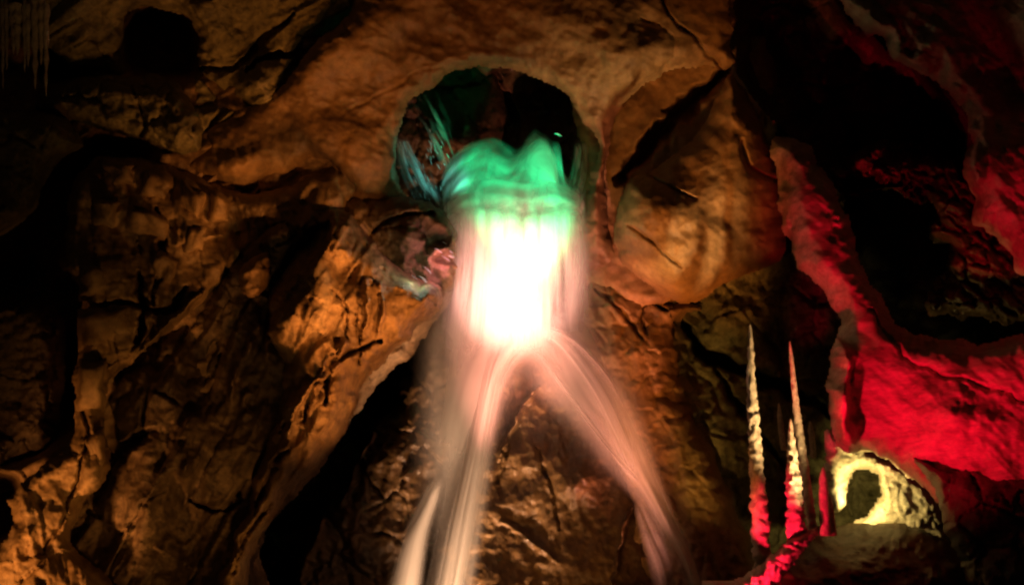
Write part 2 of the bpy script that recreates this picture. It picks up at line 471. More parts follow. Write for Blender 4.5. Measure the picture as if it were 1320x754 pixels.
BL = [((128, 204), (172, 210), (178, 244), (134, 240)), ((182, 214), (228, 226), (222, 268), (176, 262)), ((230, 228), (266, 246), (262, 290), (226, 276)),
      ((268, 246), (308, 256), (300, 292), (264, 286)), ((236, 292), (266, 292), (262, 330), (238, 326)), ((162, 264), (222, 280), (214, 316), (160, 300)),
      ((120, 248), (156, 258), (152, 300), (112, 292)), ((196, 322), (234, 332), (224, 370), (196, 362)), ((100, 345), (142, 338), (146, 386), (104, 392)),
      ((100, 398), (166, 396), (178, 440), (100, 456)), ((98, 462), (138, 462), (134, 530), (96, 540)), ((106, 562), (134, 548), (136, 608), (114, 626))]
for i, q in enumerate(BL):
    cx = sum(p[0] for p in q) / 4; cy = sum(p[1] for p in q) / 4
    block(q, 17.2 + 0.0015 * (cx - 150) - 0.0025 * (cy - 450), 0.5, 300 + i * 3)

# ---- slanting boulder left of the fall, and the dark slab it leans on
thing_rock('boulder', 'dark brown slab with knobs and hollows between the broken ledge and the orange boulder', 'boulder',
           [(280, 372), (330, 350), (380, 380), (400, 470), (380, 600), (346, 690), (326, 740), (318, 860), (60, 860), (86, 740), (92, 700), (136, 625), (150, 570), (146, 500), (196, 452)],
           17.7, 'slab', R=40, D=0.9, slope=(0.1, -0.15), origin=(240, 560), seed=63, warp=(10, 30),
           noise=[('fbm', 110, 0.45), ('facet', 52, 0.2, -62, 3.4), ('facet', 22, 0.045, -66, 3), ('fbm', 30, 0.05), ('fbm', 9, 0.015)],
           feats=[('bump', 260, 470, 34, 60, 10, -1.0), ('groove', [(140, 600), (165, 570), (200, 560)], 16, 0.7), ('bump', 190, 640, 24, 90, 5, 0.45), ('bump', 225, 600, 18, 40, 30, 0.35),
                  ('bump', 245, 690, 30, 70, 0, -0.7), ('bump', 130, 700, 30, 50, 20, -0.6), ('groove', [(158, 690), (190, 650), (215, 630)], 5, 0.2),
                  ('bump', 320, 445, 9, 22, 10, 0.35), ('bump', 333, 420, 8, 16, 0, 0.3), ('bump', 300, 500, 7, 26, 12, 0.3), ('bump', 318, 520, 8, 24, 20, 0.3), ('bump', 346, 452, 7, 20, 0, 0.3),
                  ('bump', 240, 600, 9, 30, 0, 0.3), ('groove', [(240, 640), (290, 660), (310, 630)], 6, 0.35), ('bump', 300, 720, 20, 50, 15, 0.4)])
thing_rock('boulder', 'huge slanting orange boulder left of the waterfall, brightest of the rocks', 'boulder',
           [(397, 294), (430, 264), (470, 296), (500, 330), (535, 352), (572, 372), (566, 400), (540, 425), (500, 465), (470, 495), (452, 545), (420, 590), (372, 640), (340, 690),
            (324, 740), (318, 860), (270, 860), (272, 760), (296, 700), (318, 640), (338, 580), (356, 520), (362, 470), (344, 430), (350, 370)],
           17.0, 'rough', R=44, D=1.7, slope=(0.2, -0.1), origin=(400, 450), seed=61, warp=(7, 26),
           noise=[('fbm', 90, 0.35), ('facet', 44, 0.16, -55, 2.6), ('facet', 17, 0.05, -68, 3), ('ridge', 20, 0.03, -75, 4), ('fbm', 8, 0.015)],
           feats=[('bump', 405, 370, 46, 80, 20, 0.5), ('bump', 442, 350, 22, 22, 20, -0.4), ('groove', [(448, 440), (446, 400), (430, 375)], 5, 0.2), ('groove', [(420, 520), (425, 470), (455, 455), (490, 440)], 9, 0.45),
                  ('ridge', [(372, 560), (385, 520), (420, 480), (446, 440)], 16, 0.4), ('groove', [(392, 545), (402, 500), (420, 490)], 7, 0.4), ('ridge', [(470, 360), (474, 400), (470, 430)], 9, 0.25),
                  ('ridge', [(490, 366), (494, 400), (486, 430)], 8, 0.22), ('groove', [(462, 470), (464, 430), (458, 400)], 4, 0.2), ('groove', [(330, 660), (352, 600), (372, 580)], 6, 0.3),
                  ('groove', [(300, 740), (318, 690), (340, 660)], 7, 0.3), ('bump', 330, 620, 12, 24, 20, 0.25), ('bump', 306, 700, 12, 40, 10, 0.3)])
thing_rock('boulder', 'small orange rock lit in the dark notch left of the slanting boulder', 'boulder',
           [(306, 352), (322, 334), (346, 322), (352, 344), (346, 368), (326, 386), (310, 376)],
           17.3, 'rough', R=12, D=0.7, noise=[('fbm', 30, 0.2), ('fbm', 10, 0.03)], seed=68, warp=(3, 20))
# dark slab joint between the ledge and the boulder
thing_rock('boulder', 'narrow dark wedge of rock above the slanting boulder, under the arch foot', 'boulder',
           [(300, 330), (330, 300), (400, 270), (440, 278), (420, 300), (380, 330), (330, 380), (290, 400), (270, 380)],
           17.9, 'dark', R=20, D=0.8, noise=ROUGH, seed=65)
thing_rock('boulder', 'brown pitted rock wedged between the arch foot and the waterfall', 'boulder',
           [(440, 262), (500, 250), (560, 262), (592, 300), (596, 360), (560, 385), (500, 350), (455, 320)],
           18.75, 'rough', R=20, D=0.9, noise=ROUGH, seed=66,
           feats=[('bump', 566, 322, 22, 8, -30, 0.25), ('bump', 520, 300, 30, 20, 20, 0.3), ('groove', [(480, 300), (510, 280), (560, 275)], 6, 0.3)])

# ---- brown wall in the cleft behind the left streams
thing_rock('rock_wall', 'dark brown rock wall in the cleft between the slanting boulder and the left stream', 'rock wall',
           [(560, 400), (610, 400), (640, 470), (600, 600), (560, 860), (340, 860), (372, 760), (390, 690), (450, 600), (500, 520)],
           20.2, 'cone', R=36, D=1.6, slope=(0, -0.35), noise=ROUGH, seed=71,
           feats=[('ridge', [(440, 650), (462, 590), (480, 560)], 12, 0.5), ('ridge', [(385, 754), (400, 710), (420, 670)], 20, 0.6)])

# ---- rock cone under the fall
thing_rock('rock_cone', 'mottled brown rock cone parting the waterfall into two', 'rock',
           [(600, 402), (640, 396), (700, 398), (740, 440), (790, 540), (850, 640), (930, 860), (540, 860), (560, 700), (590, 560), (600, 470)],
           19.7, 'cone', R=60, D=1.2, slope=(0, -0.45), origin=(680, 480), seed=81, warp=(8, 30),
           noise=[('fbm', 80, 0.3), ('ridge', 40, 0.06, 75, 2.2), ('fbm', 22, 0.05), ('ridge', 12, 0.022, 80, 2), ('fbm', 7, 0.015)],
           feats=[('ridge', [(640, 590), (672, 530), (690, 500)], 9, 0.3), ('groove', [(690, 580), (710, 620), (720, 680)], 5, 0.1),
                  ('groove', [(660, 500), (655, 560), (640, 620)], 8, 0.14), ('ridge', [(645, 670), (690, 700), (715, 720)], 12, 0.12),
                  ('ridge', [(790, 754), (800, 700), (815, 650)], 8, 0.3), ('bump', 745, 620, 30, 30, 0, 0.35)])

# ---- orange wall right of the fall
o = relief('cave_wall', [(740, 280), (790, 290), (860, 370), (905, 395), (880, 420), (890, 500), (930, 600), (975, 720), (1010, 860), (840, 860), (800, 640), (740, 480), (735, 380)],
           19.3, 'lime', R=30, D=1.2, slope=(-0.1, -0.3), origin=(830, 500), seed=91, warp=(9, 40),
           noise=[('fbm', 120, 0.35), ('fbm', 40, 0.1), ('ridge', 26, 0.05, 65, 2.2), ('cell', 30, 0.04), ('fbm', 9, 0.02)],
           feats=[('groove', [(760, 340), (810, 362), (860, 400)], 6, 0.3), ('groove', [(770, 370), (800, 400), (830, 440)], 5, 0.2), ('groove', [(830, 380), (825, 410), (835, 430)], 4, 0.2),
                  ('bump', 790, 390, 40, 30, 20, 0.2), ('bump', 880, 620, 40, 120, -15, 0.35)])
tag(o, 'smooth rust orange wall to the right of the falling water', kind='structure')

# ---- dark sloping wall between the arch and the bulge
o = relief('cave_wall', [(735, 100), (800, 60), (960, 40), (1000, 90), (990, 260), (900, 380), (800, 400), (735, 340), (728, 260), (750, 200)],
           19.3, 'lime', R=30, D=0.8, slope=(-0.1, 0.1), noise=SMOOTH, seed=97, feats=[('groove', [(935, 95), (870, 150), (800, 230)], 24, 0.9)])
tag(o, 'dark sloping rock in the diagonal gap right of the arch', kind='structure')

# ---- rounded bulge
thing_rock('boulder', 'smooth rounded orange boulder bulging below the dark gap right of the arch', 'boulder',
           [(938, 96), (962, 120), (985, 170), (1004, 230), (1014, 290), (1010, 335), (970, 352), (930, 370), (890, 392), (850, 380), (812, 350), (790, 310), (796, 262), (812, 232),
            (850, 212), (890, 180), (915, 140)],
           18.2, 'lime', R=70, D=1.0, slope=(-0.05, 0.15), seed=101, warp=(6, 45),
           noise=[('fbm', 120, 0.3), ('fbm', 44, 0.07), ('fbm', 14, 0.018), ('ridge', 60, 0.03, 30, 2)],
           feats=[('groove', [(835, 225), (870, 245), (900, 255)], 4, 0.12), ('groove', [(810, 290), (850, 320), (880, 345)], 4, 0.1), ('bump', 866, 280, 90, 100, 20, 0.4),
                  ('groove', [(955, 180), (965, 215), (1000, 232)], 8, 0.15), ('bump', 960, 160, 24, 50, -15, 0.2)])

# ---- mottled olive alcove
o = relief('alcove_wall', [(870, 372), (920, 350), (980, 335), (1040, 330), (1100, 380), (1110, 560), (1140, 600), (1180, 680), (1160, 760), (1000, 840), (950, 720), (900, 560), (872, 470)],
           20.6, 'olive', R=50, D=-1.2, slope=(0.05, -0.15), seed=111, warp=(10, 30), noise=ROUGH,
           feats=[('groove', [(874, 400), (900, 450), (960, 478), (1010, 500), (1070, 530)], 18, 1.0), ('bump', 960, 410, 60, 36, 20, 0.6), ('bump', 1030, 400, 30, 50, 0, 0.5),
                  ('groove', [(900, 450), (930, 490), (1000, 590), (1040, 640)], 8, 0.5), ('bump', 940, 570, 40, 90, -15, 0.8), ('bump', 1030, 580, 30, 50, 0, 0.3)])
tag(o, 'mottled olive rock at the back of the alcove behind the stalagmites', kind='structure')

# ---- right hand walls
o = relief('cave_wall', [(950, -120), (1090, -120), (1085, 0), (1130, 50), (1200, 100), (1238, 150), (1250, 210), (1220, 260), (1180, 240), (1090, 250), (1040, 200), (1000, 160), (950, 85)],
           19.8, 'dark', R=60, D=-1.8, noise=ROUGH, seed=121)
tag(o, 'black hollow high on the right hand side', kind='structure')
o = relief('cave_wall', [(1068, -120), (1500, -120), (1500, 420), (1400, 420), (1320, 360), (1258, 290), (1240, 220), (1246, 170), (1215, 110), (1140, 60), (1085, 10)],
           16.4, 'flow', R=40, D=2.2, slope=(-0.35, 0.25), origin=(1200, 150), seed=125, warp=(24, 60),
           noise=[('fbm', 110, 0.4), ('ridge', 40, 0.12, 40, 3), ('fbm', 14, 0.03)],
           feats=[('ridge', [(1100, 0), (1180, 70), (1240, 140), (1265, 230)], 26, 0.4), ('bump', 1290, 90, 50, 120, -20, -1.2)])
tag(o, 'dim dark red overhanging wall at the top right', kind='structure')

thing_rock('flowstone', 'sweeping red lit flowstone drapery covering the right wall above the glowing niche', 'flowstone',
           [(996, 180), (1030, 180), (1064, 215), (1088, 270), (1106, 325), (1136, 384), (1170, 425), (1240, 440), (1320, 430), (1420, 420), (1500, 700), (1400, 720), (1320, 700),
            (1250, 680), (1200, 640), (1165, 606), (1120, 585), (1085, 580), (1070, 560), (1062, 500), (1066, 465), (1080, 420), (1062, 380), (1024, 332), (1008, 290), (1002, 240)],
           16.9, 'flow', R=34, D=1.2, slope=(-0.55, -0.1), origin=(1100, 450), seed=131, warp=(12, 36),
           noise=[('fbm', 130, 0.3), ('ridge', 46, 0.05, 36, 5), ('ridge', 15, 0.022, 36, 6), ('fbm', 14, 0.01)],
           feats=[('poly', [(1088, 440), (1098, 462), (1096, 520), (1090, 600), (1040, 600), (1040, 500), (1066, 440)], 8, 0.45), ('poly', [(1084, 500), (1096, 510), (1090, 600), (1040, 600), (1040, 500)], 30, 0.4),
                  ('bump', 1230, 540, 80, 45, 20, 0.5), ('groove', [(1120, 400), (1180, 470), (1280, 500), (1340, 520)], 6, 0.1)])
thing_rock('rock_shelf', 'broken dark red rock shelf crossing the black right wall', 'rock shelf',
           [(1010, 205), (1080, 200), (1150, 180), (1220, 195), (1330, 220), (1480, 260), (1480, 440), (1320, 420), (1230, 410), (1190, 400), (1215, 340), (1200, 280), (1150, 245), (1100, 250), (1075, 290),
            (1050, 260)],
           18.2, 'wet', R=26, D=1.3, slope=(-0.3, 0), origin=(1200, 300), seed=141, warp=(26, 45),
           noise=[('fbm', 80, 0.5), ('ridge', 34, 0.3, 30, 2.4), ('cell', 28, 0.15, 30, 2), ('fbm', 9, 0.03)],
           feats=[('groove', [(1230, 210), (1280, 260), (1340, 280)], 18, 0.9), ('ridge', [(1110, 240), (1170, 250), (1200, 275)], 10, 0.4)])
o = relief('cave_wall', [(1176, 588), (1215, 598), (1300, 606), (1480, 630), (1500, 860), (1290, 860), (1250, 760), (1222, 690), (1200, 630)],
           16.0, 'dark', R=26, D=0.9, noise=ROUGH, seed=145, slope=(-0.55, -0.2), origin=(1200, 650))  # dark mass put in front to end the red light along its top
tag(o, 'dark rock added to cut off the red light below the flowstone at the right edge', kind='structure')

# ---- glowing niche: a crescent of pale rock lit from inside
thing_rock('rock_niche', 'ragged cream yellow crescent of lit rock curving over a small dark hole', 'niche',
           [(1064, 556), (1092, 562), (1120, 574), (1160, 596), (1205, 636), (1225, 700), (1150, 720), (1080, 716), (1070, 690), (1092, 674), (1114, 664), (1128, 646), (1134, 626), (1126, 611),
            (1110, 606), (1099, 612), (1093, 630), (1090, 652), (1070, 656), (1062, 610)],
           17.9, 'calcite', R=16, D=0.7, slope=(0.3, 0.0), origin=(1120, 620), seed=151, warp=(7, 14), noise=[('fbm', 40, 0.12), ('ridge', 16, 0.05), ('fbm', 7, 0.02)],
           power=0.5)

# ---- foreground mound
thing_rock('rock_mound', 'dark rounded mound in the lower right corner carrying the stalagmites', 'rock mound',
           [(900, 860), (940, 770), (975, 735), (1005, 708), (1040, 684), (1080, 676), (1120, 672), (1170, 676), (1230, 700), (1290, 740), (1340, 780), (1400, 860)],
           16.4, 'wet', R=70, D=1.6, slope=(0, -0.9), origin=(1110, 700), seed=161, warp=(6, 26),
           noise=[('fbm', 90, 0.25), ('ridge', 26, 0.08, 20, 2), ('fbm', 10, 0.03)],
           feats=[('ridge', [(950, 754), (985, 728), (1015, 704), (1035, 690)], 9, 0.25)])


thing_rock('rock_ledge', 'narrow red lit ledge sloping down left from the stalagmites to the frame bottom', 'rock ledge',
           [(1050, 680), (1022, 688), (1000, 708), (975, 730), (945, 746), (900, 756), (890, 860), (950, 860), (985, 775), (1012, 742), (1036, 712), (1052, 694)],
           16.0, 'calcite', R=14, D=0.5, slope=(0.3, -0.3), origin=(1000, 710), seed=165, warp=(5, 14), noise=[('fbm', 40, 0.12), ('ridge', 14, 0.05), ('fbm', 6, 0.02)])

# ---------------------------------------------------------------- stalagmites
def stalagmite(axis, radii, Yd, label, mat='calcite', seed=0, knob=0.18, group='stalagmites on the mound'):
    ax = spline(axis, False, 10); n = 18
    s = np.linspace(0, 1, len(radii)); rows = int(max(24, (ax[-1, 1] - ax[0, 1]) / 2.2))
    t = np.linspace(0, 1, rows)
    q = np.linspace(0, 1, len(ax))
    cx = np.interp(t, q, ax[:, 0]); cy = np.interp(t, q, ax[:, 1])
    r = np.interp(t, s, radii)
    V = []
    for i in range(rows):
        c = P(cx[i], cy[i], Yd)
        rr = r[i] / F * Yd
        # drip collars: lumpy stacked rings
        ph = cy[i] / 9.0
        for k in range(n):
            a = 2 * math.pi * k / n
            nn = float(perlin(np.array([a * 1.3 + seed]), np.array([cy[i] / 10.0]), seed)[0]) + 0.6 * float(perlin(np.array([a * 2.2 + seed]), np.array([cy[i] / 4.3]), seed + 60)[0])
            m = 1 + knob * (0.25 * math.sin(ph * 3.5 + 1.2 * math.sin(a + seed) + 2 * math.sin(ph * .7)) + 2.0 * nn)
            V.append((c.x + rr * m * math.cos(a), c.y + rr * m * math.sin(a), c.z))
    V = np.array(V)
    fc = [(i * n + k, (i + 1) * n + k, (i + 1) * n + (k + 1) % n, i * n + (k + 1) % n) for i in range(rows - 1) for k in range(n)]
    b = P(cx[-1], cy[-1], Yd)
    o = mesh_obj('stalagmite', V, np.array(fc), M[mat], base=b)
    tag(o, label, 'stalagmite', group)
    return o


stalagmite([(967, 418), (969, 500), (975, 600), (984, 745)], [0.8, 3.5, 5, 6.5, 7.5, 9, 10.5, 12], 16.5, 'tallest knobbly cream stalagmite, leftmost on the mound, red at its foot', seed=1, knob=0.23)
stalagmite([(1018, 440), (1026, 520), (1038, 610), (1048, 690)], [0.8, 3, 4.2, 5, 5.5, 6, 7], 16.6, 'slim pale yellow stalagmite rising behind the short red one', seed=2, knob=0.14)
stalagmite([(1019, 540), (1021, 590), (1024, 640), (1027, 700)], [1, 4.5, 7, 9, 10.5, 11.5], 16.35, 'stout knobbly stalagmite with red lit side, in front of the slim yellow one', seed=3, knob=0.23)
stalagmite([(1004, 520), (1006, 545), (1011, 580)], [0.8, 3, 4, 3.5], 19.6, 'small dim stalagmite on the alcove wall between the two tallest', seed=4, group='stalagmites')
stalagmite([(1044, 543), (1046, 560), (1049, 590)], [0.8, 3.2, 4, 3.5], 19.6, 'small dim stalagmite on the alcove wall just right of the slim yellow one', seed=5, group='stalagmites')
stalagmite([(1061, 602), (1062, 640), (1064, 690)], [1.2, 5, 6, 6.5, 7], 16.5, 'short stalagmite beside the glowing niche, last tall one before it, red at its foot', seed=6, knob=0.1)
stalagmite([(1069, 636), (1071, 660), (1074, 690)], [0.8, 3, 4.5, 5], 16.6, 'tiniest stalagmite, tucked between the short one and the glowing niche', seed=7, knob=0.1)

# ---------------------------------------------------------------- stalactite curtain at the far left
root = empty('stalactite_curtain', P(20, 130, 17.4))
tag(root, 'faint row of thin stalactites hanging in the dark top left corner', 'stalactites')
rnd = random.Random(5)
xs = [-6, 3, 8, 17, 22, 31, 37, 46, 54, 60]
for i in range(10):
    x = xs[i] + rnd.uniform(-1, 1); y0 = rnd.uniform(20, 40); y1 = rnd.uniform(70, 128); wd_ = rnd.uniform(2.2, 6.5)
    n = 8; rows = 16; V = []
    for j in range(rows):
        t = j / (rows - 1); c = P(x + rnd.uniform(-.5, .5), y0 - 30 + (y1 - y0 + 30) * t, 17.4); rr = (wd_ * (1 - t) ** 0.6 + 0.4) / F * 17.4 * (1 + .25 * math.sin(j * 1.7 + i * 2) + 0.15 * math.sin(j * 4.1 + i))
        for k in range(n):
            a = 2 * math.pi * k / n; V.append((c.x + rr * math.cos(a), c.y + rr * math.sin(a), c.z))
    fc = [(a * n + k, (a + 1) * n + k, (a + 1) * n + (k + 1) % n, a * n + (k + 1) % n) for a in range(rows - 1) for k in range(n)]
    mesh_obj('stalactite', V, np.array(fc), M['calcite'], root)


# ---------------------------------------------------------------- water
def water_mat(name, dens=0.8, su=9.0, sv=0.5, thr=(0.35, 0.65), edge=0.25, top=0.0, bottom=0.0, seedv=0.0, cloud=0.0, det=2.2, col=(0.9, 0.93, 0.92)):
    """long-exposure water: white scattering veil, coverage from streaks along the flow"""
    m = bpy.data.materials.new(name); t = nt(m); L = t.links.new
    uv = N(t, 'ShaderNodeUVMap'); uv.uv_map = 'UVMap'
    sp = N(t, 'ShaderNodeSeparateXYZ'); L(uv.outputs[0], sp.inputs[0])

    def mathn(op, a, b=None, c=None):
        n = N(t, 'ShaderNodeMath', operation=op)
        for i, q in enumerate((a, b, c)):
            if q is None: continue
            if isinstance(q, (int, float)): n.inputs[i].default_value = q
            else: L(q, n.inputs[i])
        return n.outputs[0]

    def mrange(x, a, b, c=0.0, d=1.0):
        n = N(t, 'ShaderNodeMapRange', interpolation_type='SMOOTHSTEP')
        L(x, n.inputs[0])
        for i, q in enumerate((a, b, c, d)): n.inputs[i + 1].default_value = q
        return n.outputs[0]
    u, v = sp.outputs[0], sp.outputs[1]
    cb = N(t, 'ShaderNodeCombineXYZ')
    L(mathn('MULTIPLY', u, su), cb.inputs[0]); L(mathn('MULTIPLY', v, sv), cb.inputs[1]); cb.inputs[2].default_value = seedv
    n1 = N(t, 'ShaderNodeTexNoise', i_Scale=1.0, i_Detail=det, i_Roughness=0.55); L(cb.outputs[0], n1.inputs[0])
    streak = mrange(n1.outputs[0], thr[0], thr[1])
    e = mathn('MULTIPLY', mrange(u, 0.0, edge), mrange(mathn('SUBTRACT', 1.0, u), 0.0, edge))
    cb2 = N(t, 'ShaderNodeCombineXYZ')
    L(mathn('MULTIPLY', u, 3.2), cb2.inputs[0]); L(mathn('MULTIPLY', v, 3.0), cb2.inputs[1]); cb2.inputs[2].default_value = seedv + 7
    n2 = N(t, 'ShaderNodeTexNoise', i_Scale=1.0, i_Detail=6, i_Roughness=0.6, i_Distortion=0.7); L(cb2.outputs[0], n2.inputs[0])
    a = mathn('MULTIPLY', streak, e)
    if top > 0:
        vv = mathn('ADD', v, mathn('MULTIPLY', mathn('SUBTRACT', n2.outputs[0], 0.5), top * 1.8))
        a = mathn('MULTIPLY', a, mrange(vv, 0.0, top))
        a = mathn('MULTIPLY', a, mrange(v, 0.0, top * 0.6))
    if bottom > 0:
        vv = mathn('ADD', mathn('SUBTRACT', 1.0, v), mathn('MULTIPLY', mathn('SUBTRACT', n2.outputs[0], 0.5), bottom * 0.8))
        a = mathn('MULTIPLY', a, mrange(vv, 0.0, bottom))
        a = mathn('MULTIPLY', a, mrange(mathn('SUBTRACT', 1.0, v), 0.0, bottom * 0.8))
    if cloud > 0:
        a = mathn('MULTIPLY', a, mrange(n2.outputs[0], 0.5 - 0.28 * cloud, 0.5 + 0.12, 1 - cloud, 1.0))
    a = mathn('MULTIPLY', a, dens)
    df = N(t, 'ShaderNodeBsdfDiffuse'); df.inputs[0].default_value = (*col, 1)
    tr = N(t, 'ShaderNodeBsdfTranslucent'); tr.inputs[0].default_value = (*col, 1)
    mx = N(t, 'ShaderNodeMixShader'); mx.inputs[0].default_value = 0.5; L(df.outputs[0], mx.inputs[1]); L(tr.outputs[0], mx.inputs[2])
    tp = N(t, 'ShaderNodeBsdfTransparent')
    m2 = N(t, 'ShaderNodeMixShader'); L(a, m2.inputs[0]); L(tp.outputs[0], m2.inputs[1]); L(mx.outputs[0], m2.inputs[2])
    o = N(t, 'ShaderNodeOutputMaterial'); L(m2.outputs[0], o.inputs[0])
    return m


fall = empty('waterfall', P(640, 860, 18.6))
tag(fall, 'tall waterfall pouring from the shaft mouth and splitting over the rock', 'waterfall')


def veil(name, rows, mat, nu=40, bulge=0.25, seed=0, wob=0.0, parent=fall, layers=1, dy=0.18):
    """rows: (left px, right px, py, Y) top to bottom; a curved sheet, in several layers one behind the other"""
    r = spline(rows, False, 10)
    V = []; fcs = []; UV = []; off = 0
    for l in range(layers):
        u = np.linspace(0, 1, nu)[None, :]; nr = len(r)
        v = np.linspace(0, 1, nr)[:, None]
        lx = r[:, 0:1]; rx = r[:, 1:2]; py = r[:, 2:3]; Y = r[:, 3:4]
        sh = (l - (layers - 1) / 2)
        X = lx + (rx - lx) * u + sh * 2.0
        wv = wob * (perlin(u * 6 + l * 9.7 + seed + 0 * v, v * 1.5 + seed + 0 * u, seed + l) + 0.5 * perlin(u * 17 + l * 5 + 0 * v, v * 3 + 0 * u, seed + 40 + l))
        Z = Y - bulge * np.sin(np.pi * u) + dy * sh + wv
        PY = py + 0 * u
        V.append(np.stack([(X - 660) / F * Z, Z, CAMZ + ((377 - PY) / F + SHIFT) * Z], -1).reshape(-1, 3))
        UV.append(np.stack([(u + 0 * v) * 1.0, v + 0 * u], -1).reshape(-1, 2))
        i = np.arange(nr * nu).reshape(nr, nu) + off
        fcs.append(np.stack([i[:-1, :-1].ravel(), i[1:, :-1].ravel(), i[1:, 1:].ravel(), i[:-1, 1:].ravel()], 1))
        off += nr * nu
    return mesh_obj(name, np.vstack(V), np.vstack(fcs), mat, parent, uv=np.vstack(UV))


# spray under the green lamp; its top outline imitates the edge of the light
LIT_TOPS = [  # top outline, bottom outline, distances, seed
    ([(566, 236), (574, 212), (592, 192), (612, 181), (636, 176), (654, 184), (668, 190), (680, 174), (690, 165), (702, 172), (712, 180), (722, 186), (728, 222), (744, 226), (756, 216)],
     [(572, 300), (590, 312), (620, 318), (660, 320), (700, 320), (735, 316), (758, 300)], [19.6, 19.5, 19.7, 19.8, 19.6, 19.5], 1.0, 0.95),
    ([(576, 240), (600, 206), (630, 190), (660, 202), (684, 182), (700, 176), (716, 196), (724, 240), (750, 236)],
     [(576, 300), (600, 312), (640, 320), (700, 320), (754, 306)], [19.4, 19.3, 19.3, 19.3, 19.35], 6.0, 0.8),
    ([(572, 262), (596, 236), (640, 226), (680, 232), (715, 228), (752, 250)],
     [(576, 320), (620, 325), (680, 330), (754, 322)], [19.25, 19.15, 19.1, 19.2], 12.0, 0.7)]
# curtain
m = water_mat('falling_curtain', 0.85, det=6, su=12, sv=0.8, thr=(0.29, 0.58), edge=0.22, top=0.2, bottom=0.25, seedv=2.0)
veil('water_curtain', [(566, 766, 262, 19.2), (566, 768, 310, 19.15), (562, 768, 360, 19.1), (556, 768, 410, 19.0), (540, 776, 480, 18.9)], m, bulge=0.4, seed=4, wob=0.1, layers=4)
# thin mist falling beside
m = water_mat('thin_mist', 0.45, su=5, sv=0.6, thr=(0.2, 0.75), edge=0.45, top=0.35, bottom=0.35, seedv=4.0)
veil('mist_veil', [(700, 776, 250, 19.2), (716, 778, 330, 19.1), (706, 784, 400, 19.0), (690, 800, 500, 18.9)], m, bulge=0.2, seed=5, layers=2)
veil('mist_veil', [(540, 640, 370, 19.1), (530, 650, 420, 18.9), (530, 650, 500, 18.8), (530, 640, 600, 18.6), (490, 640, 760, 18.3)], m, bulge=0.2, seed=6, layers=2)
# streams
m = water_mat('stream_water', 0.92, su=2.6, sv=0.4, thr=(0.2, 0.6), edge=0.5, top=0.22, seedv=6.0)
m1 = water_mat('left_stream_water', 0.9, su=2.5, sv=0.3, thr=(0.15, 0.6), edge=0.5, top=0.3, seedv=8.0)
m2 = water_mat('fan_water', 0.45, su=3.5, sv=0.5, thr=(0.25, 0.65), edge=0.45, top=0.2, bottom=0.5, seedv=11.0)
veil('stream', [(596, 720, 400, 18.9), (600, 700, 440, 18.7), (606, 664, 480, 18.6), (596, 648, 540, 18.5), (580, 638, 610, 18.3), (562, 628, 680, 18.1), (542, 614, 770, 17.9), (520, 600, 850, 17.7)], m,
     bulge=0.25, seed=7, wob=0.08, layers=2, dy=0.12)
veil('stream', [(560, 574, 612, 18.4), (540, 570, 640, 18.3), (514, 556, 690, 18.1), (490, 546, 770, 17.9), (466, 536, 850, 17.7)], m1, bulge=0.15, seed=8, layers=2, dy=0.1)
veil('stream', [(545, 770, 395, 18.95), (534, 745, 430, 18.8), (530, 700, 470, 18.7), (526, 660, 540, 18.6), (515, 640, 640, 18.5), (490, 630, 760, 18.2)], m2, bulge=0.25, seed=9, layers=2)
veil('stream', [(640, 770, 395, 18.95), (650, 800, 430, 18.8), (670, 830, 490, 18.7), (720, 860, 560, 18.6), (770, 890, 660, 18.4)], m2, bulge=0.2, seed=19, layers=2)
m2 = water_mat('right_stream_water', 0.7, su=3.2, sv=0.5, thr=(0.22, 0.66), edge=0.5, top=0.12, seedv=11.5)
# right hand stream as overlapping bands that arch over the cone: rows run along the flow, drawn left edge/right edge with own heights


def band(name, inner, outer, Ys, mat, nu=26, seed=0, parent=fall, bulge=0.12, wob=0.06, layers=2, dy=0.12):
    a = spline(inner, False, 10); b = spline(outer, False, 10); n = min(len(a), len(b))
    q = np.linspace(0, 1, n)
    a = np.stack([np.interp(q, np.linspace(0, 1, len(a)), a[:, k]) for k in (0, 1)], 1)
    b = np.stack([np.interp(q, np.linspace(0, 1, len(b)), b[:, k]) for k in (0, 1)], 1)
    Yv = np.interp(q, np.linspace(0, 1, len(Ys)), Ys)
    u = np.linspace(0, 1, nu)
    V = []; fcs = []; UV = []; off = 0
    for l in range(layers):
        X = a[:, 0:1] * (1 - u) + b[:, 0:1] * u; PY = a[:, 1:2] * (1 - u) + b[:, 1:2] * u
        Z = Yv[:, None] - bulge * np.sin(np.pi * u) + wob * perlin(u * 6 + 0 * X + l * 4.4, q[:, None] * 2 + 0 * X, seed + l) + dy * l
        V.append(np.stack([(X - 660) / F * Z, Z, CAMZ + ((377 - PY) / F + SHIFT) * Z], -1).reshape(-1, 3))
        UV.append(np.stack([u + 0 * X, q[:, None] + 0 * X], -1).reshape(-1, 2))
        i = np.arange(n * nu).reshape(n, nu) + off
        fcs.append(np.stack([i[:-1, :-1].ravel(), i[1:, :-1].ravel(), i[1:, 1:].ravel(), i[:-1, 1:].ravel()], 1)); off += n * nu
    return mesh_obj(name, np.vstack(V), np.vstack(fcs), mat, parent, uv=np.vstack(UV))


